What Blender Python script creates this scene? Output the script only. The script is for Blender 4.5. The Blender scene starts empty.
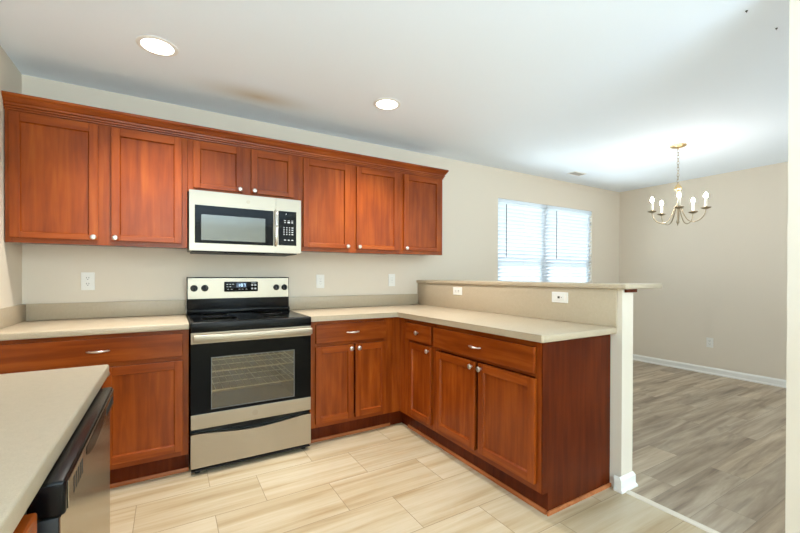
import bpy, bmesh, math, random
from mathutils import Vector, Matrix
random.seed(7)
SC = bpy.context.scene
COL = SC.collection
PI = math.pi

# ------------------------------------------------------------------ camera, world, daylight, exposure
F_PX, PX, PY = 388.556, 402.333, 277.532
cam_d = bpy.data.cameras.new('camera')
cam = bpy.data.objects.new('camera', cam_d)
COL.objects.link(cam)
cam_d.sensor_fit = 'HORIZONTAL'
cam_d.sensor_width = 36
cam_d.lens = F_PX * 36 / 800
cam_d.shift_x = -(PX - 400) / 800
cam_d.shift_y = (PY - 266.5) / 800
cam_d.clip_start = 0.02
yaw, pitch, roll = 0.5405, -0.0052, 0.0028
fw = Vector((math.sin(yaw), math.cos(yaw), 0)); rt = Vector((math.cos(yaw), -math.sin(yaw), 0)); up = Vector((0, 0, 1))
fw, up = math.cos(pitch) * fw + math.sin(pitch) * up, math.cos(pitch) * up - math.sin(pitch) * fw
rt, up = math.cos(roll) * rt + math.sin(roll) * up, math.cos(roll) * up - math.sin(roll) * rt
cam.matrix_world = Matrix(((rt.x, up.x, -fw.x, -0.4837), (rt.y, up.y, -fw.y, -3.2801), (rt.z, up.z, -fw.z, 1.2007), (0, 0, 0, 1)))
SC.camera = cam

SC.view_settings.view_transform = 'Standard'
SC.view_settings.look = 'None'
SC.view_settings.gamma = 1
SC.view_settings.use_curve_mapping = False
SC.view_settings.exposure = 0.5
SC.cycles.max_bounces = 10
SC.cycles.diffuse_bounces = 6
SC.cycles.sample_clamp_indirect = 6

W = bpy.data.worlds.new('sky'); SC.world = W
W.use_nodes = True
bg = W.node_tree.nodes['Background']
bg.inputs[0].default_value = (0.82, 0.91, 1.0, 1)
bg.inputs[1].default_value = 1.75

def area(name, loc, rot, sx, sy, power, col):
    d = bpy.data.lights.new(name, 'AREA'); d.shape = 'RECTANGLE'; d.size = sx; d.size_y = sy
    d.energy = power; d.color = col
    o = bpy.data.objects.new(name, d); COL.objects.link(o)
    o.location = loc; o.rotation_euler = rot
    return o
# unseen fill lights added behind the camera to brighten the ceiling, and daylight at the dining window
area('added_fill_kitchen', (0.0, -5.9, 0.8), (PI, 0, 0), 2.3, 3.0, 232, (0.6, 0.81, 1.0))
area('added_fill_dining', (3.7, -5.9, 0.8), (PI, 0, 0), 2.6, 3.0, 95, (0.66, 0.84, 1.0))
area('daylight_window', (3.665, 1.0, 0.55), (-PI / 2 - .5, 0, 0), 2.4, 1.6, 95, (0.84, 0.93, 1.0))

# ------------------------------------------------------------------ materials
def rgb(r, g, b):
    def f(c):
        c /= 255
        return c / 12.92 if c <= .04045 else ((c + .055) / 1.055) ** 2.4
    return (f(r), f(g), f(b), 1)

def mat(name, col=(.5, .5, .5, 1), rough=.5, metal=0, spec=.5, coat=0):
    m = bpy.data.materials.new(name); m.use_nodes = True
    b = m.node_tree.nodes['Principled BSDF']
    b.inputs['Base Color'].default_value = col
    b.inputs['Roughness'].default_value = rough
    b.inputs['Metallic'].default_value = metal
    b.inputs['Specular IOR Level'].default_value = spec
    b.inputs['Coat Weight'].default_value = coat
    return m, m.node_tree.nodes, m.node_tree.links, b

def coords(N, L, scale, kind='Object', rnd=True):
    tc = N.new('ShaderNodeTexCoord'); mp = N.new('ShaderNodeMapping')
    mp.inputs['Scale'].default_value = scale
    L.new(tc.outputs[kind], mp.inputs['Vector'])
    if rnd:
        oi = N.new('ShaderNodeObjectInfo'); mu = N.new('ShaderNodeMath'); mu.operation = 'MULTIPLY'
        mu.inputs[1].default_value = 37
        L.new(oi.outputs['Random'], mu.inputs[0])
        cb = N.new('ShaderNodeCombineXYZ')
        for k in range(3): L.new(mu.outputs[0], cb.inputs[k])
        L.new(cb.outputs[0], mp.inputs['Location'])
    return mp.outputs[0]

def noise(N, L, vec, scale, detail=4, rough=.55, dist=0):
    n = N.new('ShaderNodeTexNoise')
    n.inputs['Scale'].default_value = scale; n.inputs['Detail'].default_value = detail
    n.inputs['Roughness'].default_value = rough; n.inputs['Distortion'].default_value = dist
    L.new(vec, n.inputs['Vector'])
    return n.outputs['Fac']

def ramp(N, L, fac, stops):
    r = N.new('ShaderNodeValToRGB')
    els = r.color_ramp.elements
    while len(els) < len(stops): els.new(.5)
    for e, (p, c) in zip(els, stops): e.position = p; e.color = c
    L.new(fac, r.inputs[0])
    return r.outputs[0]

def mix(N, L, kind, fac, a, b):
    m = N.new('ShaderNodeMix'); m.data_type = 'RGBA'; m.blend_type = kind
    for s, v in ((m.inputs[0], fac), (m.inputs[6], a), (m.inputs[7], b)):
        if isinstance(v, (int, float, tuple)): s.default_value = v
        else: L.new(v, s)
    return m.outputs[2]

def bump(N, L, b, h, strength=.1, dist=.002):
    bp = N.new('ShaderNodeBump'); bp.inputs['Strength'].default_value = strength; bp.inputs['Distance'].default_value = dist
    L.new(h, bp.inputs['Height']); L.new(bp.outputs[0], b.inputs['Normal'])

def paint(name, col, rough=.75):
    m, N, L, b = mat(name, col, rough, spec=.3)
    v = coords(N, L, (1, 1, 1), rnd=False)
    n = noise(N, L, v, 260, 3)
    bump(N, L, b, n, .12, .001)
    return m

def wood(name, axis, dark, mid, light, spec=.3):
    m, N, L, b = mat(name, mid, .27, spec=spec, coat=0)
    b.inputs['Coat Roughness'].default_value = .22
    sc = [22, 22, 22]; sc[axis] = 1.6
    v = coords(N, L, sc)
    g = noise(N, L, v, 1.4, 5, .55, .5)
    s2 = [5, 5, 5]; s2[axis] = 2.2
    v2 = coords(N, L, s2)
    bl = noise(N, L, v2, 1.0, 3, .5)
    c1 = ramp(N, L, g, [(.2, dark), (.5, mid), (.8, light)])
    c2 = ramp(N, L, bl, [(.3, (.76, .68, .6, 1)), (.68, (1.1, 1.12, 1.15, 1))])
    L.new(mix(N, L, 'MULTIPLY', 1.0, c1, c2), b.inputs['Base Color'])
    bump(N, L, b, g, .05, .001)
    return m

M = {}
M['wall'] = paint('wall_paint', rgb(225, 214, 197))
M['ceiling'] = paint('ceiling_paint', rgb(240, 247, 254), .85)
def ceiling_tan_patch(m, cx, cy, rx, ry):
    # soft tan ellipse mixed into the ceiling colour above the range
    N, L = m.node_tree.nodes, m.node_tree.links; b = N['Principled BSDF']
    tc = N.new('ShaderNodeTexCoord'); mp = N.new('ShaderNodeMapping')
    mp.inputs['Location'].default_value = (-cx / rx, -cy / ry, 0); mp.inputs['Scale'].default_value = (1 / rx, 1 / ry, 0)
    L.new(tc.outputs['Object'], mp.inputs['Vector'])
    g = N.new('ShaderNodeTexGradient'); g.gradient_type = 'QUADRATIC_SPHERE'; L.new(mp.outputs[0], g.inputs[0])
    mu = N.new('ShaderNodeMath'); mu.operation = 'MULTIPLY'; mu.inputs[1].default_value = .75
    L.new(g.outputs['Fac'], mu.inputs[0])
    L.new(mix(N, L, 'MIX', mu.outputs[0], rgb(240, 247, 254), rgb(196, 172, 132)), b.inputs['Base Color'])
ceiling_tan_patch(M['ceiling'], 0.047, -0.439, .55, .22)
M['trim'] = paint('white_trim', rgb(238, 236, 230), .4)
D, MI, LI = rgb(118, 50, 11), rgb(143, 65, 16), rgb(162, 82, 25)
M['wood_z'] = wood('cherry_stain_upright', 2, D, MI, LI)
M['wood_x'] = wood('cherry_stain_lengthwise', 0, D, MI, LI)
M['wood_panel'] = wood('cherry_side_panel', 2, rgb(74, 26, 7), rgb(90, 34, 10), rgb(102, 42, 15), .12)
M['wood_raw'] = wood('worn_trim_wood', 0, rgb(150, 82, 44), rgb(176, 104, 60), rgb(190, 122, 76))

def laminate():
    m, N, L, b = mat('beige_laminate', rgb(206, 192, 168), .35, spec=.45)
    v = coords(N, L, (1, 1, 1), rnd=False)
    n = noise(N, L, v, 700, 2, .6); n2 = noise(N, L, v, 60, 3)
    c1 = ramp(N, L, n, [(.33, rgb(176, 159, 133)), (.45, rgb(187, 171, 146)), (.6, rgb(188, 172, 147)), (.72, rgb(198, 185, 163))])
    c2 = ramp(N, L, n2, [(.3, (.96, .955, .95, 1)), (.7, (1.02, 1.02, 1.02, 1))])
    L.new(mix(N, L, 'MULTIPLY', 1, c1, c2), b.inputs['Base Color'])
    return m
M['laminate'] = laminate()

def tiles():
    m, N, L, b = mat('cream_plank_tile', rgb(226, 212, 186), .38, spec=.45)
    tc = N.new('ShaderNodeTexCoord'); mp = N.new('ShaderNodeMapping')
    mp.inputs['Location'].default_value = (2.409, 6.321, 0)   # grout lines fall on y=-0.84-0.305k
    L.new(tc.outputs['Object'], mp.inputs['Vector'])
    br = N.new('ShaderNodeTexBrick')
    br.offset = .42; br.offset_frequency = 2; br.squash = 1
    br.inputs['Scale'].default_value = 1
    br.inputs['Brick Width'].default_value = .593; br.inputs['Row Height'].default_value = .3045
    br.inputs['Mortar Size'].default_value = .0016; br.inputs['Mortar Smooth'].default_value = .1; br.inputs['Bias'].default_value = 0
    br.inputs['Color1'].default_value = (0, 0, 0, 1); br.inputs['Color2'].default_value = (1, 1, 1, 1)
    br.inputs['Mortar'].default_value = (.5, .5, .5, 1)
    L.new(mp.outputs[0], br.inputs['Vector'])
    sx = N.new('ShaderNodeSeparateColor'); L.new(br.outputs['Color'], sx.inputs[0])
    # streaks run along x and shift from tile to tile
    m2 = N.new('ShaderNodeMapping'); m2.inputs['Scale'].default_value = (.55, 9, 1)
    cb = N.new('ShaderNodeCombineXYZ'); mu = N.new('ShaderNodeMath'); mu.operation = 'MULTIPLY'; mu.inputs[1].default_value = 23
    L.new(sx.outputs[0], mu.inputs[0])
    for k in range(3): L.new(mu.outputs[0], cb.inputs[k])
    L.new(cb.outputs[0], m2.inputs['Location']); L.new(tc.outputs['Object'], m2.inputs['Vector'])
    st = noise(N, L, m2.outputs[0], 1.7, 6, .55, .35)
    c = ramp(N, L, st, [(.28, rgb(164, 139, 103)), (.45, rgb(184, 164, 132)), (.62, rgb(197, 181, 154)), (.8, rgb(178, 156, 121))])
    t = ramp(N, L, sx.outputs[0], [(0, (.95, .945, .93, 1)), (1, (1.03, 1.03, 1.03, 1))])
    c = mix(N, L, 'MULTIPLY', 1, c, t)
    c = mix(N, L, 'MIX', br.outputs['Fac'], c, rgb(140, 120, 92))
    L.new(c, b.inputs['Base Color'])
    return m
M['tile'] = tiles()

def planks():
    m, N, L, b = mat('grey_oak_planks', rgb(150, 136, 120), .42, spec=.4)
    tc = N.new('ShaderNodeTexCoord')
    br = N.new('ShaderNodeTexBrick'); br.offset = .37; br.offset_frequency = 2
    br.inputs['Scale'].default_value = 1
    br.inputs['Brick Width'].default_value = 1.22; br.inputs['Row Height'].default_value = .182
    br.inputs['Mortar Size'].default_value = .0011; br.inputs['Mortar Smooth'].default_value = .2
    br.inputs['Color1'].default_value = (0, 0, 0, 1); br.inputs['Color2'].default_value = (1, 1, 1, 1); br.inputs['Mortar'].default_value = (.5, .5, .5, 1)
    L.new(tc.outputs['Object'], br.inputs['Vector'])
    sx = N.new('ShaderNodeSeparateColor'); L.new(br.outputs['Color'], sx.inputs[0])
    cb = N.new('ShaderNodeCombineXYZ'); mu = N.new('ShaderNodeMath'); mu.operation = 'MULTIPLY'; mu.inputs[1].default_value = 31
    L.new(sx.outputs[0], mu.inputs[0])
    for k in range(3): L.new(mu.outputs[0], cb.inputs[k])
    def layer(scale, s, det, dist):
        mp = N.new('ShaderNodeMapping'); mp.inputs['Scale'].default_value = scale
        L.new(cb.outputs[0], mp.inputs['Location']); L.new(tc.outputs['Object'], mp.inputs['Vector'])
        return noise(N, L, mp.outputs[0], s, det, .6, dist)
    g = layer((.75, 9, 1), 1.5, 7, .45)
    kn = layer((1.6, 6, 1), 1.2, 3, .5)
    c = ramp(N, L, g, [(.27, rgb(118, 99, 81)), (.5, rgb(172, 153, 130)), (.73, rgb(206, 190, 166))])
    k2 = ramp(N, L, kn, [(.27, (.55, .53, .52, 1)), (.42, (1, 1, 1, 1))])
    t = ramp(N, L, sx.outputs[0], [(0, (.86, .86, .87, 1)), (1, (1.1, 1.09, 1.06, 1))])
    c = mix(N, L, 'MULTIPLY', 1, mix(N, L, 'MULTIPLY', .8, c, k2), t)
    c = mix(N, L, 'MIX', br.outputs['Fac'], c, rgb(128, 114, 100))
    L.new(c, b.inputs['Base Color'])
    bump(N, L, b, g, .04, .001)
    return m
M['plank'] = planks()

def steel(name, axis, col=rgb(176, 166, 150), r=.38):
    m, N, L, b = mat(name, col, r, 1)
    sc = [500, 500, 500]; sc[axis] = 3
    v = coords(N, L, sc)
    n = noise(N, L, v, 1, 3)
    mr = N.new('ShaderNodeMapRange'); mr.inputs[3].default_value = r - .06; mr.inputs[4].default_value = r + .08
    L.new(n, mr.inputs[0]); L.new(mr.outputs[0], b.inputs['Roughness'])
    b.inputs['Anisotropic'].default_value = .5
    cb = N.new('ShaderNodeCombineXYZ'); cb.inputs[axis].default_value = 1
    L.new(cb.outputs[0], b.inputs['Tangent'])
    bump(N, L, b, n, .02, .0005)
    return m
M['steel_x'] = steel('brushed_steel', 0)
M['steel_y'] = steel('brushed_steel_dishwasher', 1, r=.22)
M['steel_bright'] = mat('satin_steel', rgb(214, 210, 204), .24, 1)[0]
M['nickel'] = mat('brushed_nickel', rgb(214, 208, 198), .28, 1)[0]
M['steel_dark'] = mat('dark_steel', rgb(120, 116, 110), .35, 1)[0]
M['black'] = mat('black_enamel', rgb(7, 7, 8), .25, spec=.22)[0]
M['black_glass'] = mat('black_glass', rgb(3, 3, 4), .07, spec=.12)[0]
M['black_matte'] = mat('black_plastic', rgb(20, 20, 21), .5)[0]
M['cavity'] = mat('oven_enamel', rgb(128, 112, 88), .4)[0]  # warm tone adds to the floor reflection imitated in the oven window
M['badge'] = mat('badge_grey', rgb(168, 156, 138), .35, .8)[0]
M['white_plastic'] = mat('white_plastic', rgb(238, 236, 230), .35)[0]
M['slot'] = mat('slot_dark', rgb(40, 36, 32), .6)[0]
M['print'] = mat('white_print', rgb(205, 205, 205), .5)[0]
M['brass'] = mat('aged_brass', rgb(214, 186, 140), .3, 1)[0]
M['bronze'] = mat('pewter_bronze', rgb(168, 152, 126), .38, 1)[0]
M['vinyl'] = mat('white_vinyl', rgb(240, 242, 244), .4)[0]
M['candle'] = mat('ivory_sleeve', rgb(240, 234, 220), .5)[0]
M['grass'] = mat('lawn', rgb(90, 120, 70), .9)[0]
M['threshold'] = mat('pale_threshold', rgb(214, 203, 186), .45)[0]
M['mesh_window'] = mat('microwave_screen', rgb(96, 98, 92), .1, .3, .5)[0]

def emit(name, col, s):
    m = bpy.data.materials.new(name); m.use_nodes = True
    N, L = m.node_tree.nodes, m.node_tree.links
    N.remove(N['Principled BSDF'])
    e = N.new('ShaderNodeEmission'); e.inputs[0].default_value = col; e.inputs[1].default_value = s
    L.new(e.outputs[0], N['Material Output'].inputs[0])
    return m
M['can_glow'] = emit('can_light_lens', (1, .93, .82, 1), 9)
M['bulb'] = emit('bulb_glow', (1, .96, .9, 1), 190)
M['digits'] = emit('clock_glow', (.45, .72, 1, 1), 1.6)

def glassy(name, tint, tr):
    # thin tinted glass: part see-through, part mirror
    m = bpy.data.materials.new(name); m.use_nodes = True
    N, L = m.node_tree.nodes, m.node_tree.links
    N.remove(N['Principled BSDF'])
    t = N.new('ShaderNodeBsdfTransparent'); t.inputs[0].default_value = tint
    g = N.new('ShaderNodeBsdfGlossy'); g.inputs['Roughness'].default_value = .04
    x = N.new('ShaderNodeMixShader'); x.inputs[0].default_value = tr
    L.new(t.outputs[0], x.inputs[1]); L.new(g.outputs[0], x.inputs[2]); L.new(x.outputs[0], N['Material Output'].inputs[0])
    return m
M['oven_glass'] = glassy('oven_window_glass', (.74, .64, .46, 1), .09)  # golden tint imitates the floor's reflection in the glass
M['pane'] = glassy('window_pane', (.96, .98, .98, 1), .06)

def slat_mat():
    m = bpy.data.materials.new('blind_slat'); m.use_nodes = True
    N, L = m.node_tree.nodes, m.node_tree.links
    N.remove(N['Principled BSDF'])
    d = N.new('ShaderNodeBsdfDiffuse'); d.inputs[0].default_value = rgb(243, 245, 246)
    t = N.new('ShaderNodeBsdfTranslucent'); t.inputs[0].default_value = rgb(238, 244, 250)
    x = N.new('ShaderNodeMixShader'); x.inputs[0].default_value = .5
    L.new(d.outputs[0], x.inputs[1]); L.new(t.outputs[0], x.inputs[2]); L.new(x.outputs[0], N['Material Output'].inputs[0])
    return m
M['slat'] = slat_mat()

# ------------------------------------------------------------------ mesh helpers
class MB:
    def __init__(self): self.bm = bmesh.new()
    def box(self, x0, x1, y0, y1, z0, z1, bev=0, seg=2):
        t = bmesh.new()
        r = bmesh.ops.create_cube(t, size=1)
        for v in r['verts']:
            v.co = Vector(((x0 + x1) / 2 + v.co.x * (x1 - x0), (y0 + y1) / 2 + v.co.y * (y1 - y0), (z0 + z1) / 2 + v.co.z * (z1 - z0)))
        if bev:
            bmesh.ops.bevel(t, geom=t.edges[:], offset=bev, segments=seg, profile=.5, affect='EDGES')
        self.add(t); return self
    def add(self, t):
        me = bpy.data.meshes.new('tmp'); t.to_mesh(me); t.free()
        self.bm.from_mesh(me); bpy.data.meshes.remove(me)
    def prism(self, pts, axis, a, b):
        # closed outline pts (2-D) pushed along axis from a to b
        def p(q, w):
            c = [q[0], q[1]]; c.insert(axis, w); return c
        va = [self.bm.verts.new(p(q, a)) for q in pts]; vb = [self.bm.verts.new(p(q, b)) for q in pts]
        n = len(pts)
        for i in range(n): self.bm.faces.new((va[i], va[(i + 1) % n], vb[(i + 1) % n], vb[i]))
        self.bm.faces.new(va[::-1]); self.bm.faces.new(vb)
        return self
    def cyl(self, c, axis, r, h, n=24, r2=None):
        t = bmesh.new()
        bmesh.ops.create_cone(t, cap_ends=True, segments=n, radius1=r, radius2=r if r2 is None else r2, depth=h)
        rot = {0: Matrix.Rotation(PI / 2, 4, 'Y'), 1: Matrix.Rotation(-PI / 2, 4, 'X'), 2: Matrix()}[axis]
        bmesh.ops.transform(t, matrix=Matrix.Translation(c) @ rot, verts=t.verts)
        self.add(t); return self
    def lathe(self, c, prof, axis=2, n=24, sign=1):
        # prof: (radius, height) pairs turned about axis through c
        rings = []
        for r, h in prof:
            ring = []
            for k in range(n if r > 1e-6 else 1):
                a = 2 * PI * k / n; u, v = r * math.cos(a), r * math.sin(a)
                q = {2: (u, v, h * sign), 1: (u, h * sign, v), 0: (h * sign, u, v)}[axis]
                ring.append(self.bm.verts.new(Vector(c) + Vector(q)))
            rings.append(ring)
        for a, b in zip(rings, rings[1:]):
            for k in range(n):
                k2 = (k + 1) % n
                f = [a[k % len(a)], a[k2 % len(a)], b[k2 % len(b)], b[k % len(b)]]
                g = []
                for w in f:
                    if w not in g: g.append(w)
                if len(g) > 2: self.bm.faces.new(g)
        for ring in (rings[0], rings[-1]):
            if len(ring) > 2: self.bm.faces.new(ring)
        return self
    def tube(self, pts, r, n=8, flat=None, closed=False):
        pts = [Vector(p) for p in pts]; rings = []
        m = len(pts)
        for i, p in enumerate(pts):
            a = pts[(i - 1) % m] if closed or i else pts[0]
            b = pts[(i + 1) % m] if closed or i < m - 1 else pts[-1]
            d = (b - a).normalized()
            u = d.cross(Vector((0, 0, 1)))
            if u.length < 1e-3: u = d.cross(Vector((0, 1, 0)))
            u.normalize(); w = u.cross(d)
            rr = r[i] if isinstance(r, (list, tuple)) else r
            fl = 1 if flat is None else flat
            rings.append([self.bm.verts.new(p + u * rr * math.cos(2 * PI * k / n) + w * rr * fl * math.sin(2 * PI * k / n)) for k in range(n)])
        prs = list(zip(rings, rings[1:])) + ([(rings[-1], rings[0])] if closed else [])
        for a, b in prs:
            for k in range(n): self.bm.faces.new((a[k], a[(k + 1) % n], b[(k + 1) % n], b[k]))
        if not closed:
            self.bm.faces.new(rings[0][::-1]); self.bm.faces.new(rings[-1])
        return self
    def sphere(self, c, r, sz=1, n=16):
        t = bmesh.new(); bmesh.ops.create_uvsphere(t, u_segments=n, v_segments=n // 2, radius=r)
        for v in t.verts: v.co.z *= sz; v.co += Vector(c)
        self.add(t); return self
    def frame(self, x0, x1, z0, z1, a0, a1, c0, c1, y0, y1):
        # one connected rectangular ring: outer x0..x1, z0..z1, hole a0..a1, c0..c1
        V = self.bm.verts.new; L_ = []
        for y in (y0, y1):
            L_.append([V((x, y, z)) for x, z in ((x0, z0), (x1, z0), (x1, z1), (x0, z1))])
            L_.append([V((x, y, z)) for x, z in ((a0, c0), (a1, c0), (a1, c1), (a0, c1))])
        o0, i0, o1, i1 = L_
        for k in range(4):
            j = (k + 1) % 4
            for q in ((o0[k], o0[j], i0[j], i0[k]), (o1[k], o1[j], i1[j], i1[k]), (o0[k], o0[j], o1[j], o1[k]), (i0[k], i0[j], i1[j], i1[k])):
                self.bm.faces.new(q)
        return self
    def build(self, name, m, parent=None, smooth=False, off=None):
        bmesh.ops.recalc_face_normals(self.bm, faces=self.bm.faces[:])
        me = bpy.data.meshes.new(name)
        if off is not None:
            for v in self.bm.verts: v.co -= Vector(off)
        self.bm.to_mesh(me); self.bm.free()
        me.materials.append(m)
        if smooth:
            for p in me.polygons: p.use_smooth = True
            try: me.set_sharp_from_angle(angle=math.radians(38))
            except Exception: pass
        o = bpy.data.objects.new(name, me); COL.objects.link(o)
        if parent is not None: o.parent = parent
        elif off is not None: o.location = off
        return o

def thing(name, label, cat, loc=(0, 0, 0), rz=0, group=None):
    o = bpy.data.objects.new(name, None); COL.objects.link(o)
    o.empty_display_size = .05
    o.location = loc; o.rotation_euler = (0, 0, rz); o['label'] = label; o['category'] = cat
    if group: o['group'] = group
    return o
def tag(o, label, cat, group=None):
    o['label'] = label; o['category'] = cat
    if group: o['group'] = group
    return o
def struct(name, mb, m, parent=None, smooth=False):
    o = mb.build(name, m, parent, smooth)
    if parent is None: o['kind'] = 'structure'
    return o

# ------------------------------------------------------------------ room shell
XL, XR, H = -1.266, 5.229, 2.439
YF = -7.6
WX0, WX1, WZ0, WZ1 = 2.77, 4.558, 0.80, 2.10
HX0, HX1, HYE = 1.682, 1.792, -2.055          # half wall
NY = -2.726                                    # end of the full height wall by the camera

struct('floor_kitchen', MB().box(XL - .1, 1.69, YF - .1, .1, -.08, 0), M['tile'])
struct('floor_dining', MB().box(1.69, XR + .1, YF - .1, .1, -.08, 0), M['plank'])
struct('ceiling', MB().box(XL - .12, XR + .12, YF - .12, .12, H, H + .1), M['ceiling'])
w = MB()
w.box(XL - .12, WX0, 0, .12, 0, H).box(WX1, XR + .12, 0, .12, 0, H).box(WX0, WX1, 0, .12, 0, WZ0).box(WX0, WX1, 0, .12, WZ1, H)
struct('wall_back', w, M['wall'])
struct('wall_left', MB().box(XL - .12, XL, YF, 0, 0, H), M['wall'])
struct('wall_right', MB().box(XR, XR + .12, YF, 0, 0, H), M['wall'])
struct('wall_front', MB().box(XL - .12, XR + .12, YF - .12, YF, 0, H), M['wall'])
struct('wall_partition', MB().box(1.69, 1.81, YF, NY, 0, H), M['wall'])
struct('wall_half', MB().box(HX0, HX1, HYE, -.001, 0, 1.128), M['wall'])

def base_profile(t=.013, h=.083):
    return [(0, 0), (t + .008, 0), (t + .008, .012), (t + .001, .02), (t, .022), (t, h - .018), (t - .005, h - .008), (t - .009, h), (0, h)]
def baseboard(name, pts, outs):
    # pts: floor path; outs: the outward offset direction at each point (mitred)
    b = MB(); rings = []
    for (x, y), (ox, oy) in zip(pts, outs):
        rings.append([b.bm.verts.new((x + ox * t, y + oy * t, z)) for t, z in base_profile()])
    n = len(rings[0])
    for a, c in zip(rings, rings[1:]):
        for k in range(n): b.bm.faces.new((a[k], a[(k + 1) % n], c[(k + 1) % n], c[k]))
    b.bm.faces.new(rings[0]); b.bm.faces.new(rings[-1][::-1])
    return struct(name, b, M['trim'])
baseboard('baseboard_right', [(XR, 0), (XR, YF)], [(-1, -1), (-1, 0)])
baseboard('baseboard_back', [(HX1, 0), (XR, 0)], [(1, -1), (-1, -1)])
baseboard('baseboard_half', [(1.662, HYE + .028), (1.662, HYE), (HX1, HYE), (HX1, 0)], [(-.4, 0), (-.4, -1), (1, -1), (1, -1)])
struct('trim_threshold', MB().prism([(1.684, 0), (1.724, 0), (1.719, .006), (1.704, .009), (1.689, .006)], 1, NY - 2, HYE - .024), M['threshold'])

# window in the dining room with its two blinds
win = thing('window_1', 'x', 'x'); del win['label']; del win['category']; win['kind'] = 'structure'
win.location = (WX0, .06, WZ0)
o_ = (WX0, .06, WZ0)
WM = 3.62
fr = .04
f = MB().frame(WX0, WX1, WZ0, WZ1, WX0 + fr, WX1 - fr, WZ0 + fr, WZ1 - fr, .05, .11)
MB().box(WM - .05, WM + .05, .049, .111, WZ0 + fr, WZ1 - fr).build('mullion', M['vinyl'], win, off=o_)
f.build('frame', M['vinyl'], win, off=o_)
for a, b2 in ((WX0 + fr, WM - .05), (WM + .05, WX1 - fr)):
    s = MB().frame(a, b2, WZ0 + fr, 1.385, a + .03, b2 - .03, WZ0 + fr + .035, 1.33, .055, .1)
    so = s.build('sash', M['vinyl'], win, off=o_)
    MB().box(a, b2, .072, .076, WZ0 + fr, WZ1 - fr).build('pane', M['pane'], so, off=o_)
    for k in (1, 2):
        x = a + (b2 - a) * k / 3
        MB().box(x - .008, x + .008, .066, .07, WZ0 + fr, 1.335).build('muntin', M['vinyl'], so, off=o_)
struct('trim_window_sill', MB().box(WX0 - .03, WX1 + .03, -.03, .05, WZ0 - .02, WZ0 - .001, .004), M['trim'])

def blind(x0, x1, wand, label):
    t = thing('window_blind', label, 'blind', ((x0 + x1) / 2, .02, WZ0), 0, 'white slat blinds in the dining window')
    of = t.location
    MB().box(x0, x1, .002, .045, WZ1 - .045, WZ1 - .002, .004).build('head_rail', M['slat'], t, off=of)
    s = MB(); z = WZ1 - .07
    ang = math.radians(42)
    while z > WZ0 + .05:
        dy, dz = .0245 * math.cos(ang), .0245 * math.sin(ang)
        s.prism([(.024 - dy, z + dz), (.024 - dy + .002, z + dz + .0015), (.024 + .003, z + .003), (.024 + dy, z - dz), (.024 + dy - .002, z - dz - .0015), (.024, z)], 0, x0 + .004, x1 - .004)
        z -= .0445
    s.build('slats', M['slat'], t, off=of)
    MB().box(x0 + .003, x1 - .003, .008, .04, WZ0 + .012, WZ0 + .032, .003).build('bottom_rail', M['slat'], t, off=of)
    for k in (.12, .5, .88):
        x = x0 + (x1 - x0) * k
        MB().box(x - .0015, x + .0015, -.002, 0, WZ0 + .03, WZ1 - .04).build('ladder_cord', M['white_plastic'], t, off=of)
    MB().cyl((wand, -.006, 1.73), 2, .005, .62, 8).build('wand', M['steel_dark'], t, off=of)
blind(WX0 + .004, WM - .006, 2.90, 'white slatted window blind, the one nearer the kitchen cabinets')
blind(WM + .006, WX1 - .004, 3.80, 'white slatted window blind, the one nearer the dining corner')
struct('ground_outside', MB().box(-8, 14, .5, 25, -.5, -.3), M['grass'])

# ------------------------------------------------------------------ cabinet pieces
def knob(parent, x, y, z, off):
    return MB().lathe((x, y, z), [(.0065, 0), (.006, .009), (.0105, .013), (.0155, .018), (.0155, .022), (.011, .027), (0, .0285)], 1, 20, -1).build('knob', M['nickel'], parent, True, off)
def pull(parent, x, y, z, off, half=.05):
    pts, rs = [], []
    for k in range(13):
        s = -1 + k / 6
        pts.append((x + half * s, y - .004 - .022 * (1 - s * s) ** .6, z)); rs.append(.0035 + .0045 * (1 - abs(s)))
    b = MB().tube(pts, rs, 10, .8)
    for s in (-1, 1): b.cyl((x + half * s * .8, y - .006, z), 1, .004, .012, 10)
    return b.build('pull', M['nickel'], parent, True, off)
def shaker(parent, x0, x1, z0, z1, yb, off, name='door', st=.044, rb=.044, rt_=.05):
    # framed door with a recessed panel; yb is the plane it closes on
    y0 = yb - .02
    xa, xb, za, zb = x0 + st, x1 - st, z0 + rb, z1 - rt_
    p = MB(); q = p.bm; e = .004; yo, yi = y0 + .004, y0 + .0135
    O = [q.verts.new(c) for c in ((xa, yo, za), (xb, yo, za), (xb, yo, zb), (xa, yo, zb))]
    I = [q.verts.new(c) for c in ((xa + e, yi, za + e), (xb - e, yi, za + e), (xb - e, yi, zb - e), (xa + e, yi, zb - e))]
    Bk = [q.verts.new(c) for c in ((xa, yb, za), (xb, yb, za), (xb, yb, zb), (xa, yb, zb))]
    for k in range(4):
        k2 = (k + 1) % 4
        q.faces.new((O[k], O[k2], I[k2], I[k])); q.faces.new((O[k], Bk[k], Bk[k2], O[k2]))
    q.faces.new(I); q.faces.new(Bk[::-1])
    d = p.build(name, M['wood_z'], parent, off=off)
    for (u0, u1) in ((x0, x0 + st), (x1 - st, x1)): MB().box(u0, u1, y0, yb, z0, z1, .0025).build('stile', M['wood_z'], d, off=off)
    for (v0, v1) in ((z0, z0 + rb), (z1 - rt_, z1)): MB().box(x0 + st, x1 - st, y0, yb, v0, v1, .0025).build('rail', M['wood_x'], d, off=off)
    return d
def drawer(parent, x0, x1, z0, z1, yb, off):
    return MB().box(x0, x1, yb - .02, yb, z0, z1, .0035).build('drawer', M['wood_x'], parent, off=off)

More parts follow.
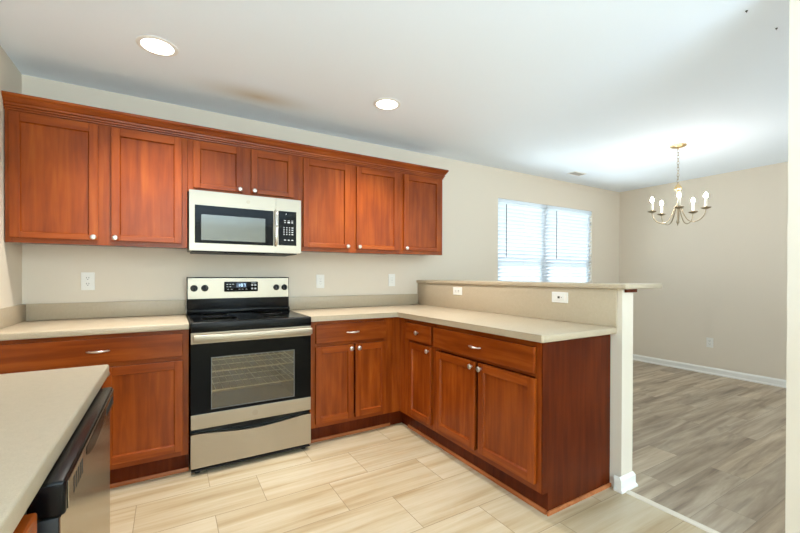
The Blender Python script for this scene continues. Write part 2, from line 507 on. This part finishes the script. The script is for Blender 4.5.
# ------------------------------------------------------------------ upper cabinets
UZ0, UZ1, UF = 1.380, 2.113, -.308
def upper(x0, x1, z0, doors, label, depth_face=UF, z_under=None):
    off = Vector(((x0 + x1) / 2, depth_face, z0))
    t = thing('upper_cabinet', label, 'cabinet', off, 0, 'upper cabinets on the back wall')
    MB().box(x0, x1, UF + .02, -.001, z0 + .012, UZ1).build('body', M['wood_panel'], t, off=off)
    ds = [(d[0], d[1]) for d in doors]
    edges = [x0] + [v for d in ds for v in (d[0] + .012, d[1] - .012)] + [x1]
    for k in range(0, len(edges), 2): MB().box(edges[k], edges[k + 1], UF, UF + .0195, z0, UZ1, .001).build('frame_stile', M['wood_z'], t, off=off)
    for k in range(1, len(edges) - 1, 2):
        for v0, v1 in ((z0, doors[k // 2][2] + .012), (2.08, UZ1)):
            MB().box(edges[k], edges[k + 1], UF + .0005, UF + .0195, v0, v1).build('frame_rail', M['wood_x'], t, off=off)
    for (a, b_, za, zb, side) in doors:
        d = shaker(t, a, b_, za, zb, UF - .001, off, rb=.034)
        kx = b_ - .021 if side > 0 else a + .021
        knob(d, kx, UF - .021, za + .018, off)
    return t
TOP = 2.104
upper(-1.262, -.3795, UZ0, [(-1.241, -.851, 1.407, TOP, 1), (-.788, -.411, 1.409, TOP, -1)], 'wide two-door cherry upper cabinet left of the microwave')
upper(-.3785, .3645, 1.762, [(-.346, -.034, 1.787, TOP, 1), (.022, .328, 1.788, TOP, -1)], 'short two-door cherry upper cabinet above the microwave')
upper(.3655, 1.2775, UZ0 + .008, [(.401, .785, 1.419, TOP, 1), (.847, 1.25, 1.42, TOP, -1)], 'two-door cherry upper cabinet just right of the microwave')
upper(1.2785, 1.741, UZ0 + .014, [(1.307, 1.706, 1.425, TOP, -1)], 'narrow single-door cherry upper cabinet at the right end of the row')

prof = [(-.016, 2.114), (.006, 2.114), (.007, 2.121), (.003, 2.1225), (.003, 2.1245), (.012, 2.126), (.013, 2.133), (.008, 2.135), (.008, 2.137), (.018, 2.139), (.0195, 2.147), (.015, 2.149), (.0155, 2.152), (.022, 2.156), (.032, 2.172), (.038, 2.178), (.036, 2.181), (.041, 2.184), (.042, 2.196), (.037, 2.2), (-.016, 2.2)]
off = Vector((.24, UF, 2.105))
cr = thing('crown_molding', 'long cherry crown molding running along the tops of the upper cabinets', 'molding', off)
st_ = (((-1.264, UF), (0, -1)), ((1.7415, UF), (1, -1)), ((1.7415, -.001), (1, 0)))
for (p0, p1), nm in ((st_[:2], 'front_run'), (st_[1:], 'side_return')):
    cm = MB()
    a, b = [[cm.bm.verts.new((x + ox * o, y + oy * o, z)) for o, z in prof] for (x, y), (ox, oy) in (p0, p1)]
    n = len(a)
    for k in range(n): cm.bm.faces.new((a[k], a[(k + 1) % n], b[(k + 1) % n], b[k]))
    cm.bm.faces.new(a); cm.bm.faces.new(b[::-1])
    cm.build(nm, M['wood_x'], cr, off=off)

# ------------------------------------------------------------------ base cabinets (local frame: front looks to -Y, frame plane y=0)
BT = .874
def base_cabinet(name, label, cat, loc, rz, w_, depth, drawers, doors, toe_end=0, group=None, left_gap=0, toe=True, panel_end=False, toe_y=.036):
    t = thing(name, label, cat, loc, rz, group)
    z = (0, 0, 0)
    MB().box(0, w_, .02, depth, .114, BT).build('body', M['wood_panel'], t, off=z)
    lo = min(d[0] for d in drawers + doors) + .012; hi = max(d[1] for d in drawers + doors) - .012
    for u0, u1 in ((0, lo), (hi, w_)): MB().box(u0, u1, 0, .0195, .114, BT, .001).build('frame_stile', M['wood_z'], t, off=z)
    for v0, v1 in ((.114, .16), (.69, .725), (.835, BT)): MB().box(lo, hi, .0005, .0195, v0, v1).build('frame_rail', M['wood_x'], t, off=z)
    tk = MB().box(0, w_ - toe_end, toe_y, toe_y + .016, 0, .1135)
    tko = tk.build('toe_kick', M['wood_panel'], t, off=z)
    MB().prism([(toe_y - .011, .0005), (toe_y - .0005, .0005), (toe_y - .0005, .021), (toe_y - .006, .02), (toe_y - .010, .014)], 0, 0, w_ - toe_end).build('shoe_strip', M['wood_raw'], tko, off=z)
    for (a, c, z0, z1, hw) in drawers:
        d = drawer(t, a, c, z0, z1, -.001, z)
        if hw == 'pull': pull(d, (a + c) / 2, -.021, (z0 + z1) / 2, z)
        elif hw == 'knob': knob(d, (a + c) / 2, -.021, (z0 + z1) / 2, z)
    for (a, c, z0, z1, side) in doors:
        d = shaker(t, a, c, z0, z1, -.001, z)
        if side: knob(d, c - .024 if side > 0 else a + .024, -.021, z1 - .03, z)
    return t

BF = -.600
# left of the range
base_cabinet('base_cabinet', 'cherry base cabinet with one wide drawer, left of the range', 'cabinet', (-1.262, BF, 0), 0, .880, .596,
             [(.045, .849, .716, .852, 'pull')], [(.045, .455, .147, .69, 1), (.462, .849, .147, .69, -1)], group='cherry base cabinets')
# right of the range
base_cabinet('base_cabinet', 'cherry base cabinet with one drawer over two doors, just right of the range', 'cabinet', (.3665, BF, 0), 0, .665, .596,
             [(.0375, .6, .715, .85, 'pull')], [(.0375, .328, .143, .69, 1), (.342, .6, .143, .69, -1)], group='cherry base cabinets')
# corner filler
PXF = 1.104
cf = thing('corner_filler', 'narrow cherry corner post where the two base cabinet runs meet', 'trim', (1.07, BF, 0))
co = cf.location
MB().prism([(1.0325, BF), (PXF, BF), (PXF, -.668), (PXF + .018, -.668), (PXF + .018, BF + .0195), (1.0325, BF + .0195)], 2, .114, BT).build('post', M['wood_z'], cf, off=co)
MB().prism([(1.0325, -.564), (1.146, -.564), (1.146, -.668), (1.162, -.668), (1.162, -.548), (1.0325, -.548)], 2, 0, .1135).build('toe_kick', M['wood_panel'], cf, off=co)
# peninsula
base_cabinet('base_cabinet', 'narrow cherry peninsula cabinet with knob drawer and door beside the inner corner', 'cabinet', (PXF, -.669, 0), -PI / 2, .3995, .545,
             [(.057, .386, .715, .843, 'knob')], [(.092, .383, .147, .697, 1)], group='cherry base cabinets', toe_y=.042)
pen = base_cabinet('base_cabinet', 'wide cherry peninsula cabinet with a long drawer and plain brown end panel', 'cabinet', (PXF, -1.0695, 0), -PI / 2, .9145, .545,
             [(.015, .882, .709, .843, 'pull')], [(.048, .441, .152, .684, 1), (.471, .885, .152, .684, -1)], group='cherry base cabinets', toe_y=.042)
ep = MB().prism([(.0, .114), (.042, .114), (.042, 0), (.575, 0), (.575, BT), (0, BT)], 0, .915, .921)
epo = ep.build('end_panel', M['wood_panel'], pen)
q = MB()
q.box(.031, .575, .9215, .932, .0005, .021, .002)
sh = q.build('shoe_strip', M['wood_raw'], epo)
for v in sh.data.vertices: v.co = Vector((v.co.y, v.co.x, v.co.z))
sh.data.update(); sh.data.flip_normals()

# ------------------------------------------------------------------ worktops
CT0, CT1 = .8755, .912
off = Vector((-.82, -.32, CT0))
ct = thing('countertop', 'beige laminate countertop on the base cabinet left of the range', 'countertop', off, 0, 'beige countertops')
MB().box(XL + .001, -.3805, -.6395, -.001, CT0, CT1, .006, 3).build('slab', M['laminate'], ct, True, off)
MB().box(XL + .02, -.3805, -.0185, -.001, CT1 + .0005, 1.018, .003).build('backsplash', M['laminate'], ct, True, off)
MB().box(XL + .001, XL + .019, -.62, -.001, CT1 + .0005, 1.018, .003).build('side_splash', M['laminate'], ct, True, off)

off = Vector((1.2, -.6, CT0))
ct = thing('countertop', 'L-shaped beige laminate countertop turning from the range onto the peninsula', 'countertop', off, 0, 'beige countertops')
b = MB()
b.prism([(.3655, -.001), (.3655, -.6395), (1.052, -.6395), (1.060, -.6475), (1.060, -2.017), (1.068, -2.025), (1.6805, -2.025), (1.6805, -.001)], 2, CT0, CT1)
bmesh.ops.bevel(b.bm, geom=[e for e in b.bm.edges if abs(e.verts[0].co.z - e.verts[1].co.z) < 1e-6], offset=.006, segments=3, profile=.5, affect='EDGES')
b.build('slab', M['laminate'], ct, True, off)
MB().box(.3655, 1.6615, -.0185, -.001, CT1 + .0005, 1.018, .003).build('backsplash', M['laminate'], ct, True, off)
MB().box(1.662, 1.6805, -2.03, -.001, CT1 + .0005, 1.1275, .002).build('backsplash', M['laminate'], ct, True, off)

off = Vector((1.84, -1.05, 1.1285))
bt = thing('bar_top', 'raised beige bar ledge capping the half wall', 'countertop', off)
MB().box(1.648, 2.035, -2.094, -.001, 1.1285, 1.1565, .005, 3).build('slab', M['laminate'], bt, True, off)
MB().box(1.70, HX1 + .02, HYE - .012, HYE - .0005, 1.109, 1.128, .002).build('support_cleat', M['wood_panel'], bt, off=off)

IX, IY = -.650, -1.715
off = Vector((-.96, -2.8, CT0))
ct = thing('countertop', 'pale countertop in the near left foreground over the dishwasher', 'countertop', off, 0, 'beige countertops')
MB().box(XL + .001, IX, -4.2, IY, CT0, CT1, .006, 3).build('slab', M['laminate'], ct, True, off)

# ------------------------------------------------------------------ range
RX0, RX1, RY = -.376, .353, -.675
RC = (RX0 + RX1) / 2
off = Vector((RC, -.36, 0))
rg = thing('electric_range', 'stainless steel and black electric range between the base cabinets', 'range', off)
b = MB()
b.frame(RX0 + .004, RX1 - .004, .03, .8575, RX0 + .05, RX1 - .05, .31, .79, -.632, -.03)
b.build('body', M['black'], rg, off=off)
c = MB()
q0 = [c.bm.verts.new((x, -.632, z)) for x, z in ((RX0 + .055, .315), (RX1 - .055, .315), (RX1 - .055, .785), (RX0 + .055, .785))]
q1 = [c.bm.verts.new((v.co.x, -.05, v.co.z)) for v in q0]
for k in range(4): c.bm.faces.new((q0[k], q0[(k + 1) % 4], q1[(k + 1) % 4], q1[k]))
c.bm.faces.new(q1)
cv = c.build('oven_cavity', M['cavity'], rg, off=off)
for zr in (.48, .60):
    r = MB()
    r.tube([(RX0 + .065, -.60, zr), (RX1 - .065, -.60, zr), (RX1 - .065, -.08, zr), (RX0 + .065, -.08, zr)], .004, 8, closed=True)
    for k in range(13):
        x = RX0 + .10 + k * (RX1 - RX0 - .2) / 12
        r.tube([(x, -.60, zr), (x, -.08, zr)], .0024, 6)
    for y in (-.42, -.25): r.tube([(RX0 + .065, y, zr), (RX1 - .065, y, zr)], .003, 6)
    r.build('oven_rack', M['nickel'], cv, off=off)
e_ = MB()
pts = []
for k in range(7):
    y = -.56 + k * .075
    xs = (RX0 + .12, RX1 - .12) if k % 2 == 0 else (RX1 - .12, RX0 + .12)
    pts += [(xs[0], y, .755), (xs[1], y, .755)]
e_.tube(pts, .0045, 6); e_.build('heating_element', M['steel_dark'], cv, off=off)
# cooktop
ck = MB().box(RX0, RX1, RY, -.062, .858, .9165, .006, 3)
cko = ck.build('cooktop', M['black'], rg, True, off)
MB().box(RX0 + .018, RX1 - .018, RY + .022, -.078, .9168, .9182, .0005).build('glass_surface', M['black_glass'], cko, off=off)
for x, y, rr in ((-.19, -.50, .105), (.17, -.50, .085), (-.19, -.22, .08), (.17, -.22, .1)):
    bb = MB()
    for r0 in (rr, rr * .62):
        bb.lathe((RC + x, y, .9183), [(r0, 0), (r0, .0004), (r0 + .0025, .0004), (r0 + .0025, 0)], 2, 40)
    bb.build('burner_ring', M['steel_dark'], cko, off=off)
# backguard
bgd = MB().box(RX0 + .002, RX1 + .008, -.061, -.022, .858, 1.184, .004).build('backguard', M['black'], rg, True, off)
MB().box(RX0 + .002, RX1 + .008, -.085, -.0615, .9185, .945, .003).build('vent_trim', M['black'], bgd, True, off)
bp = MB().prism([(-.0617, 1.024), (-.070, 1.026), (-.063, 1.176), (-.0617, 1.179)], 0, RX0 + .008, RX1 + .002).build('fascia', M['steel_x'], bgd, off=off)
pb = MB().box(-.127, .116, -.073, -.066, 1.074, 1.150, .0055, 3).build('control_panel', M['black_glass'], bgd, True, off)
MB().box(-.042, .03, -.0736, -.0732, 1.106, 1.141).build('display', mat('display_navy', rgb(40, 62, 92), .15)[0], pb, off=off)
dg = MB()
def seg(c, x, z, w_, h):
    S = {'0': 'abcdef', '1': 'bc', '2': 'abged', '4': 'fgbc', '7': 'abc', '8': 'abcdefg', '9': 'abcdfg'}[c]
    t_ = .0026
    R = {'a': (0, h, w_, t_), 'g': (0, h / 2, w_, t_), 'd': (0, 0, w_, t_), 'f': (0, h / 2, t_, h / 2), 'b': (w_ - t_, h / 2, t_, h / 2), 'e': (0, 0, t_, h / 2), 'c': (w_ - t_, 0, t_, h / 2)}
    for s in S:
        a, d_, ww, hh = R[s]; dg.box(x + a, x + a + ww, -.0742, -.0738, z + d_, z + d_ + hh)
for k, ch in enumerate('107'): seg(ch, -.032 + k * .019 + (.004 if k else 0), 1.1135, .012, .018)
dg.box(-.0148, -.0122, -.0742, -.0738, 1.118, 1.1206); dg.box(-.0148, -.0122, -.0742, -.0738, 1.126, 1.1286)
dg.build('clock_digits', M['digits'], pb, off=off)
bt_ = MB()
for x, z in ((-.105, 1.13), (-.085, 1.13), (-.065, 1.13), (-.105, 1.112), (-.085, 1.112), (-.1, 1.092), (-.075, 1.092), (-.02, 1.092), (.003, 1.092), (.03, 1.092)):
    bt_.box(x - .006, x + .006, -.0736, -.0732, z - .002, z + .002)
for x in (.073, .096):
    for z in (1.096, 1.123): bt_.box(x - .007, x + .007, -.0736, -.0732, z - .006, z + .006)
bt_.box(.066, .103, -.0736, -.0732, 1.138, 1.141)
bt_.build('button_marks', M['print'], pb, off=off)
for x in (-.328, -.258, .258, .322):
    k = MB().lathe((x, -.068, 1.103), [(.024, 0), (.024, .004), (.0205, .008), (.0195, .022), (.017, .025), (0, .025)], 1, 28, -1).build('burner_knob', M['black_matte'], bgd, True, off)
    MB().box(x - .004, x + .004, -.099, -.0932, 1.085, 1.121, .002).box(x - .001, x + .001, -.0996, -.099, 1.108, 1.12).build('grip', M['black'], k, off=off)
# oven door
DZ0, DZ1 = .278, .8555
wx0, wx1, wz0, wz1 = -.264, .237, .388, .700
d = MB()
y0, y1 = RY + .004, -.633
d.frame(RX0 + .002, RX1 - .002, DZ0, DZ1, wx0 - .012, wx1 + .012, wz0 - .012, wz1 + .012, y0 + .004, y1)
dr = d.build('oven_door', M['black'], rg, off=off)
g = MB()
zg0, zg1 = .366, .788
g.frame(RX0 + .002, RX1 - .002, zg0, zg1, wx0, wx1, wz0, wz1, y0, y0 + .004)
g.build('door_glass', M['black_glass'], dr, off=off)
MB().box(wx0 - .01, wx1 + .01, y0 + .0045, y0 + .0075, wz0 - .01, wz1 + .01).build('oven_window', M['oven_glass'], dr, off=off)
fr2 = MB().frame(wx0 - .002, wx1 + .002, wz0 - .002, wz1 + .002, wx0 + .003, wx1 - .003, wz0 + .003, wz1 - .003, y0 - .0006, y0 + .002)
fr2.build('window_border', M['steel_dark'], dr, off=off)
MB().box(RX0 + .002, RX1 - .002, y0 - .001, y0 + .0035, DZ0, zg0 - .0005, .002).build('lower_trim', M['steel_x'], dr, off=off)
MB().box(RX0 + .002, RX1 - .002, y0 - .001, y0 + .0035, zg1 + .0005, DZ1, .002).build('upper_trim', M['steel_x'], dr, off=off)
h = MB().box(RX0 + .012, RX1 - .004, y0 - .045, y0 - .030, .802, .846, .007, 3)
for x in (RX0 + .03, RX1 - .03): h.box(x - .012, x + .012, y0 - .032, y0 - .0012, .812, .838, .003)
h.build('handle', M['steel_x'], dr, True, off)
lg = MB().lathe((RC - .002, y0 - .001, .324), [(.0185, 0), (.0185, .0012), (.0165, .0016), (.0165, .001), (0, .001)], 1, 32, -1)
for s in (0, PI):
    pp = []
    for k in range(14):
        a = s + .4 + k * .33; r_ = .0115 - k * .0006
        pp.append((RC - .002 + r_ * math.cos(a) + .002 * math.cos(s), y0 - .0022, .324 + r_ * math.sin(a)))
    lg.tube(pp, .0009, 5)
lg.build('badge', M['badge'], dr, off=off)
# storage drawer with a dipped top edge
pts = [(RX0 + .002, .046), (RX1 - .002, .046), (RX1 - .002, .248)]
for k in range(21):
    s = k / 20; x = RX1 - .03 - s * (RX1 - RX0 - .06)
    pts.append((x, .250 - .026 * max(0, math.sin(PI * s)) ** 1.5))
pts.append((RX0 + .002, .248))
b = MB(); va = [b.bm.verts.new((x, RY + .003, z)) for x, z in pts]; vb = [b.bm.verts.new((x, -.633, z)) for x, z in pts]
n = len(pts)
for i in range(n): b.bm.faces.new((va[i], va[(i + 1) % n], vb[(i + 1) % n], vb[i]))
b.bm.faces.new(va); b.bm.faces.new(vb[::-1])
b.build('storage_drawer', M['steel_x'], rg, off=off)
MB().box(RX0 + .004, RX1 - .004, -.66, -.0305, .022, .0295).build('base_trim', M['black_matte'], rg, off=off)
for x in (RX0 + .04, RX1 - .04):
    for y in (-.62, -.08): MB().cyl((x, y, .0115), 2, .016, .022, 14).build('foot', M['black_matte'], rg, True, off)

# ------------------------------------------------------------------ microwave
X0, X1, Z0, Z1, YM = -.372, .3605, 1.362, 1.7575, -.40
off = Vector(((X0 + X1) / 2, -.2, Z0))
mw = thing('microwave', 'stainless over-the-range microwave mounted under the short upper cabinet', 'microwave', off)
MB().box(X0 + .002, X1 - .002, -.372, -.004, Z0 + .006, Z1 - .002, .002).build('body', M['steel_dark'], mw, off=off)
MB().box(X0 + .02, X1 - .02, -.36, -.02, Z0 - .006, Z0 + .0055, .003).box(-.16, .11, -.372, -.25, Z0 - .012, Z0 - .006, .003).build('vent_underside', M['black_matte'], mw, off=off)
DX = .178
gx0, gx1, gz0, gz1 = -.340, .160, 1.412, 1.662
d = MB().frame(X0, DX - .0008, Z0, Z1, gx0, gx1, gz0, gz1, YM, -.373)
md = d.build('door', M['steel_x'], mw, off=off)
MB().box(gx0 - .004, gx1 + .004, YM + .0015, -.374, gz0 - .004, gz1 + .004).build('door_glass', M['black_glass'], md, off=off)
MB().box(-.302, .104, YM + .0008, YM + .0014, 1.433, 1.602).build('screen_window', M['mesh_window'], md, off=off)
pts = [(.176, YM - .004 - .03 * math.sin(PI * k / 16) ** .5, 1.412 + .256 * k / 16) for k in range(17)]
MB().tube(pts, .011, 10, .62).build('handle', M['steel_bright'], md, True, off)
lg = MB().lathe((-.01, YM, 1.71), [(.013, -.0005), (.013, .0008), (.0115, .0011), (.0115, .0006), (0, .0006)], 1, 28, -1)
for s in (0, PI):
    pp = [(-.01 + (.008 - k * .0006) * math.cos(s + .4 + k * .4), YM - .0014, 1.71 + (.008 - k * .0006) * math.sin(s + .4 + k * .4)) for k in range(11)]
    lg.tube(pp, .0007, 5)
lg.build('badge', M['badge'], md, off=off)
cp = MB().frame(DX + .0008, X1, Z0, Z1, .196, .326, 1.418, 1.668, YM, -.373).build('control_side', M['steel_x'], mw, off=off)
cg = MB().box(.195, .327, YM + .0012, -.374, 1.416, 1.669).build('keypad', M['black_glass'], cp, off=off)
kp = MB()
def key(x, z, w_, h_): kp.box(x - w_ / 2, x + w_ / 2, YM + .0004, YM + .0011, z - h_ / 2, z + h_ / 2)
key(.252, 1.648, .006, .006)
for x in (.243, .27, .296): key(x, 1.600, .013, .004)
key(.243, 1.586, .008, .006); key(.27, 1.587, .017, .010); key(.296, 1.587, .012, .007)
for r_ in range(4):
    for c_, x in enumerate((.236, .256, .276, .297)): key(x, 1.549 - r_ * .0165, .007 if c_ < 3 else .013, .007)
for x in (.243, .27, .296): key(x, 1.458, .014, .007)
kp.build('key_marks', M['print'], cg, off=off)

# ------------------------------------------------------------------ outlets and switches
def wall_plate(name, label, cat, loc, rz, wide=.072, tall=.118, kind='outlet', group=None):
    t = thing(name, label, cat, loc, rz, group)
    p = MB().box(-wide / 2, wide / 2, -.006, -.0005, -tall / 2, tall / 2, .002).build('cover_plate', M['white_plastic'], t)
    hz = wide > tall
    def rc(u, v): return (v, u) if hz else (u, v)
    if kind == 'outlet':
        for s in (-1, 1):
            cu, cv_ = rc(0, s * .0195)
            f = MB().box(cu - .0165, cu + .0165, -.0085, -.0062, cv_ - .0145, cv_ + .0145, .002).build('receptacle', M['white_plastic'], t)
            sl = MB()
            for du in (-.006, .006):
                u, v = rc(du, s * .0195 + .004); a, b_ = rc(.0013, .0045)
                sl.box(u - a, u + a, -.0088, -.0084, v - b_, v + b_)
            u, v = rc(0, s * .0195 - .007); sl.cyl((u, -.0086, v), 1, .0026, .0004, 10)
            sl.build('slots', M['slot'], f)
    elif kind == 'decora':
        f = MB().box(-.017, .017, -.0085, -.0062, -.034, .034, .002).build('receptacle', M['white_plastic'], t)
        sl = MB()
        for s in (-1, 1):
            for du in (-.006, .006): sl.box(du - .0012, du + .0012, -.0088, -.0084, s * .021 - .002, s * .021 + .006)
            sl.cyl((0, -.0086, s * .021 - .007), 1, .0022, .0004, 10)
        sl.box(-.008, -.001, -.0090, -.0084, -.003, .003); sl.box(.001, .008, -.0090, -.0084, -.003, .003)
        sl.build('slots', mat('slot_grey', rgb(196, 194, 190), .5)[0], f)
    elif kind == 'jack':
        f = MB().box(-.03, .03, -.0085, -.0062, -.016, .016, .002).build('receptacle', M['white_plastic'], t)
        MB().box(-.013, .003, -.009, -.0084, -.007, .007).cyl((.015, -.0088, 0), 1, .003, .0008, 10).build('slots', M['slot'], f)
    return t
G = 'white wall outlets'
wall_plate('wall_outlet', 'white double outlet on the back wall above the left countertop', 'outlet', (-.945, 0, 1.157), 0, group=G)
wall_plate('wall_outlet', 'white outlet on the back wall just right of the range', 'outlet', (.648, 0, 1.148), 0, kind='decora', group=G)
wall_plate('wall_outlet', 'white outlet on the back wall near the bar ledge, under the last upper cabinet', 'outlet', (1.364, 0, 1.156), 0, kind='decora', group=G)
wall_plate('wall_outlet', 'white sideways outlet under the bar ledge, nearer the back wall', 'outlet', (1.662, -.64, 1.068), -PI / 2, .118, .068, group=G)
wall_plate('wall_outlet', 'white sideways outlet with dark centre under the bar ledge, nearer the open end', 'outlet', (1.662, -1.668, 1.064), -PI / 2, .118, .068, kind='jack', group=G)
wall_plate('wall_outlet', 'white outlet low on the dining room wall above the baseboard', 'outlet', (XR, -1.13, .385), -PI / 2, group=G)

# ------------------------------------------------------------------ ceiling fittings
def can(x, y, label, power):
    off = Vector((x, y, H))
    t = thing('recessed_light', label, 'light', off, 0, 'recessed ceiling lights')
    MB().lathe((x, y, H), [(.076, -.0005), (.098, -.0005), (.098, -.003), (.09, -.006), (.078, -.006), (.076, -.003)], 2, 40).build('trim_ring', M['trim'], t, True, off)
    MB().lathe((x, y, H), [(.0755, -.0006), (.0755, -.003), (.05, -.0035), (0, -.0035)], 2, 36).build('lens', M['can_glow'], t, True, off)
    l = bpy.data.lights.new('lamp', 'SPOT'); l.energy = power; l.spot_size = math.radians(116); l.spot_blend = .9; l.shadow_soft_size = .06; l.color = (1, .95, .87)
    lo = bpy.data.objects.new('lamp', l); COL.objects.link(lo); lo.parent = t; lo.location = (0, 0, -.02)
    return t
can(-.537, -.787, 'round recessed ceiling light at upper left, over the floor in front of the left cabinets', 96)
can(.866, -.809, 'round recessed ceiling light nearer the middle, in front of the right upper cabinets', 96)

vt = thing('ceiling_vent', 'small white rectangular air vent in the ceiling near the dining window', 'vent', (3.74, -.335, H))
vf = MB().frame(-.11, .11, -.055, .055, -.095, .095, -.04, .04, .0005, .006)
for v in vf.bm.verts: v.co = Vector((v.co.x, v.co.z, -v.co.y))
vf.build('frame', M['trim'], vt)
s = MB()
for k in range(7):
    y = -.034 + k * .0113
    s.prism([(y - .003, -.0005), (y - .002, -.0005), (y + .004, -.007), (y + .003, -.007)], 0, -.095, .095)
s.build('louvers', mat('vent_grey', rgb(176, 172, 164), .5)[0], vt)
for (x, y, lb) in ((1.823, -2.546, 'tiny dark ceiling hook near the top right, the farther from the edge wall'), (2.112, -2.572, 'tiny dark ceiling hook near the top right, closest to the edge wall')):
    t = thing('ceiling_hook', lb, 'hook', (x, y, H), 0, 'ceiling hooks')
    MB().cyl((0, 0, -.002), 2, .005, .003, 12).build('base', M['slot'], t)
    MB().tube([(0, 0, -.0034), (0, 0, -.006), (.002, 0, -.009), (.005, 0, -.006)], .001, 6).build('hook_wire', M['slot'], t)

# chandelier
CX, CY = 3.648, -1.463
off = Vector((CX, CY, 1.68))
ch = thing('chandelier', 'five-arm brass and pewter candle chandelier hanging in the dining room', 'chandelier', off)
MB().lathe((CX, CY, H), [(.066, -.0005), (.066, -.006), (.058, -.014), (.03, -.022), (.01, -.026), (.006, -.036), (0, -.036)], 2, 32).build('canopy', M['brass'], ch, True, off)
c = MB(); z = H - .036; k = 0
while z > 2.085:
    ring = []
    for q in range(12):
        a = 2 * PI * q / 12; u, v = .0085 * math.cos(a), .0185 * math.sin(a)
        ring.append((CX + (u if k % 2 else 0), CY + (0 if k % 2 else u), z - .016 + v))
    c.tube(ring, .0019, 5, closed=True); z -= .0285; k += 1
c.build('chain', M['bronze'], ch, True, off)
MB().lathe((CX, CY, 2.085), [(0, .0), (.006, -.002), (.006, -.012), (.014, -.018), (.028, -.035), (.032, -.052), (.026, -.07), (.012, -.083), (.009, -.095), (0, -.095)], 2, 24).build('finial_ball', M['brass'], ch, True, off)
MB().lathe((CX, CY, 1.68), [(0, 0), (.005, .006), (.004, .016), (.011, .024), (.014, .036), (.010, .05), (.0075, .06), (.0075, .18), (.013, .19), (.013, .205), (.008, .215), (.0075, .33), (0, .33)], 2, 20).build('column', M['bronze'], ch, True, off)
for i in range(5):
    a = -.17645 + math.radians(72 * i)
    ux, uy = math.cos(a), math.sin(a)
    ctrl = [(.008, 1.885), (.022, 1.86), (.042, 1.80), (.07, 1.74), (.1, 1.712), (.133, 1.706), (.168, 1.719), (.196, 1.746), (.211, 1.78), (.2156, 1.808)]
    pts = []
    for k in range(len(ctrl) - 1):
        p0, p1, p2, p3 = ctrl[max(k - 1, 0)], ctrl[k], ctrl[k + 1], ctrl[min(k + 2, len(ctrl) - 1)]
        for s in (0, .34, .67):
            f_ = lambda q: .5 * (2 * p1[q] + (p2[q] - p0[q]) * s + (2 * p0[q] - 5 * p1[q] + 4 * p2[q] - p3[q]) * s * s + (3 * p1[q] - p0[q] - 3 * p2[q] + p3[q]) * s ** 3)
            pts.append((f_(0), f_(1)))
    pts.append(ctrl[-1])
    arm = MB().tube([(CX + r * ux, CY + r * uy, z) for r, z in pts], .0048, 8).build('arm', M['bronze'], ch, True, off)
    px, py = CX + .2156 * ux, CY + .2156 * uy
    MB().lathe((px, py, 1.806), [(0, 0), (.012, .002), (.03, .010), (.041, .017), (.040, .019), (.014, .014), (.0125, .03), (0, .03)], 2, 24).build('drip_pan', M['bronze'], arm, True, off)
    MB().cyl((px, py, 1.872), 2, .0105, .076, 16).build('candle_sleeve', M['candle'], arm, True, off)
    MB().lathe((px, py, 1.9105), [(.0065, 0), (.0065, .004), (.012, .011), (.0145, .02), (.012, .031), (.006, .043), (0, .052)], 2, 16).build('bulb', M['bulb'], arm, True, off)

# ------------------------------------------------------------------ foreground counter run: dishwasher and sink cabinet (front looks to +X)
DXF = -.672                                    # plane of the cabinet face frames
DY0, DY1 = -2.475, -1.865
off = Vector((-.95, (DY0 + DY1) / 2, 0))
dw = thing('dishwasher', 'stainless dishwasher with a black console under the foreground countertop', 'dishwasher', off)
MB().box(-1.24, DXF - .002, DY0 + .005, DY1 - .005, .1, .868).build('tub', M['black_matte'], dw, off=off)
MB().box(-1.2, -.72, DY0 + .01, DY1 - .01, 0, .0995).build('toe_panel', M['black_matte'], dw, off=off)
MB().box(DXF, -.634, DY0 + .003, DY1 - .003, .105, .815, .004).build('door', M['black_matte'], dw, True, off)
MB().box(-.6338, -.6325, DY0 + .005, DY1 - .005, .107, .813).build('front_skin', M['steel_y'], dw, off=off)
co_ = MB().box(DXF, -.6255, DY0, DY1, .817, .8725, .005, 3).build('console', M['black'], dw, True, off)
MB().box(-.6253, -.6235, DY0 + .012, DY1 - .004, .821, .866, .001).build('console_face', M['steel_y'], co_, off=off)
v = MB()
for k in range(5): v.box(-.6234, -.6230, DY0 + .05 + k * .018, DY0 + .058 + k * .018, .828, .856)
v.build('vent_slots', M['black_matte'], co_, off=off)
pts = [(DY0 + .17, .8605), (DY0 + .43, .8605)] + [(DY0 + .43 - .26 * k / 12, .846 - .018 * math.sin(PI * k / 12) ** .7) for k in range(13)]
MB().prism(pts, 0, -.6234, -.6228).build('handle_pocket', M['black'], co_, off=off)
v = MB()
for k in range(5): v.box(-.6234, -.6230, DY0 + .455 + k * .026, DY0 + .473 + k * .026, .834, .852)
v.build('button_marks', M['black_matte'], co_, off=off)

isl = thing('end_panel', 'cherry end panel and filler under the far corner of the foreground countertop', 'panel', (-.95, -1.75, 0))
off = isl.location
MB().box(XL + .03, DXF, -1.7535, -1.7355, 0, .874, .001).build('panel', M['wood_panel'], isl, off=off)
MB().box(DXF - .019, DXF, -1.8635, -1.754, .114, .874, .001).build('filler', M['wood_z'], isl, off=off)
base_cabinet('base_cabinet', 'cherry base cabinet at the near left edge beside the dishwasher', 'cabinet', (DXF, -3.38, 0), PI / 2, .9, .59,
             [(.03, .87, .715, .850, None)], [(.03, .445, .147, .69, 1), (.455, .87, .147, .69, -1)], group='cherry base cabinets')
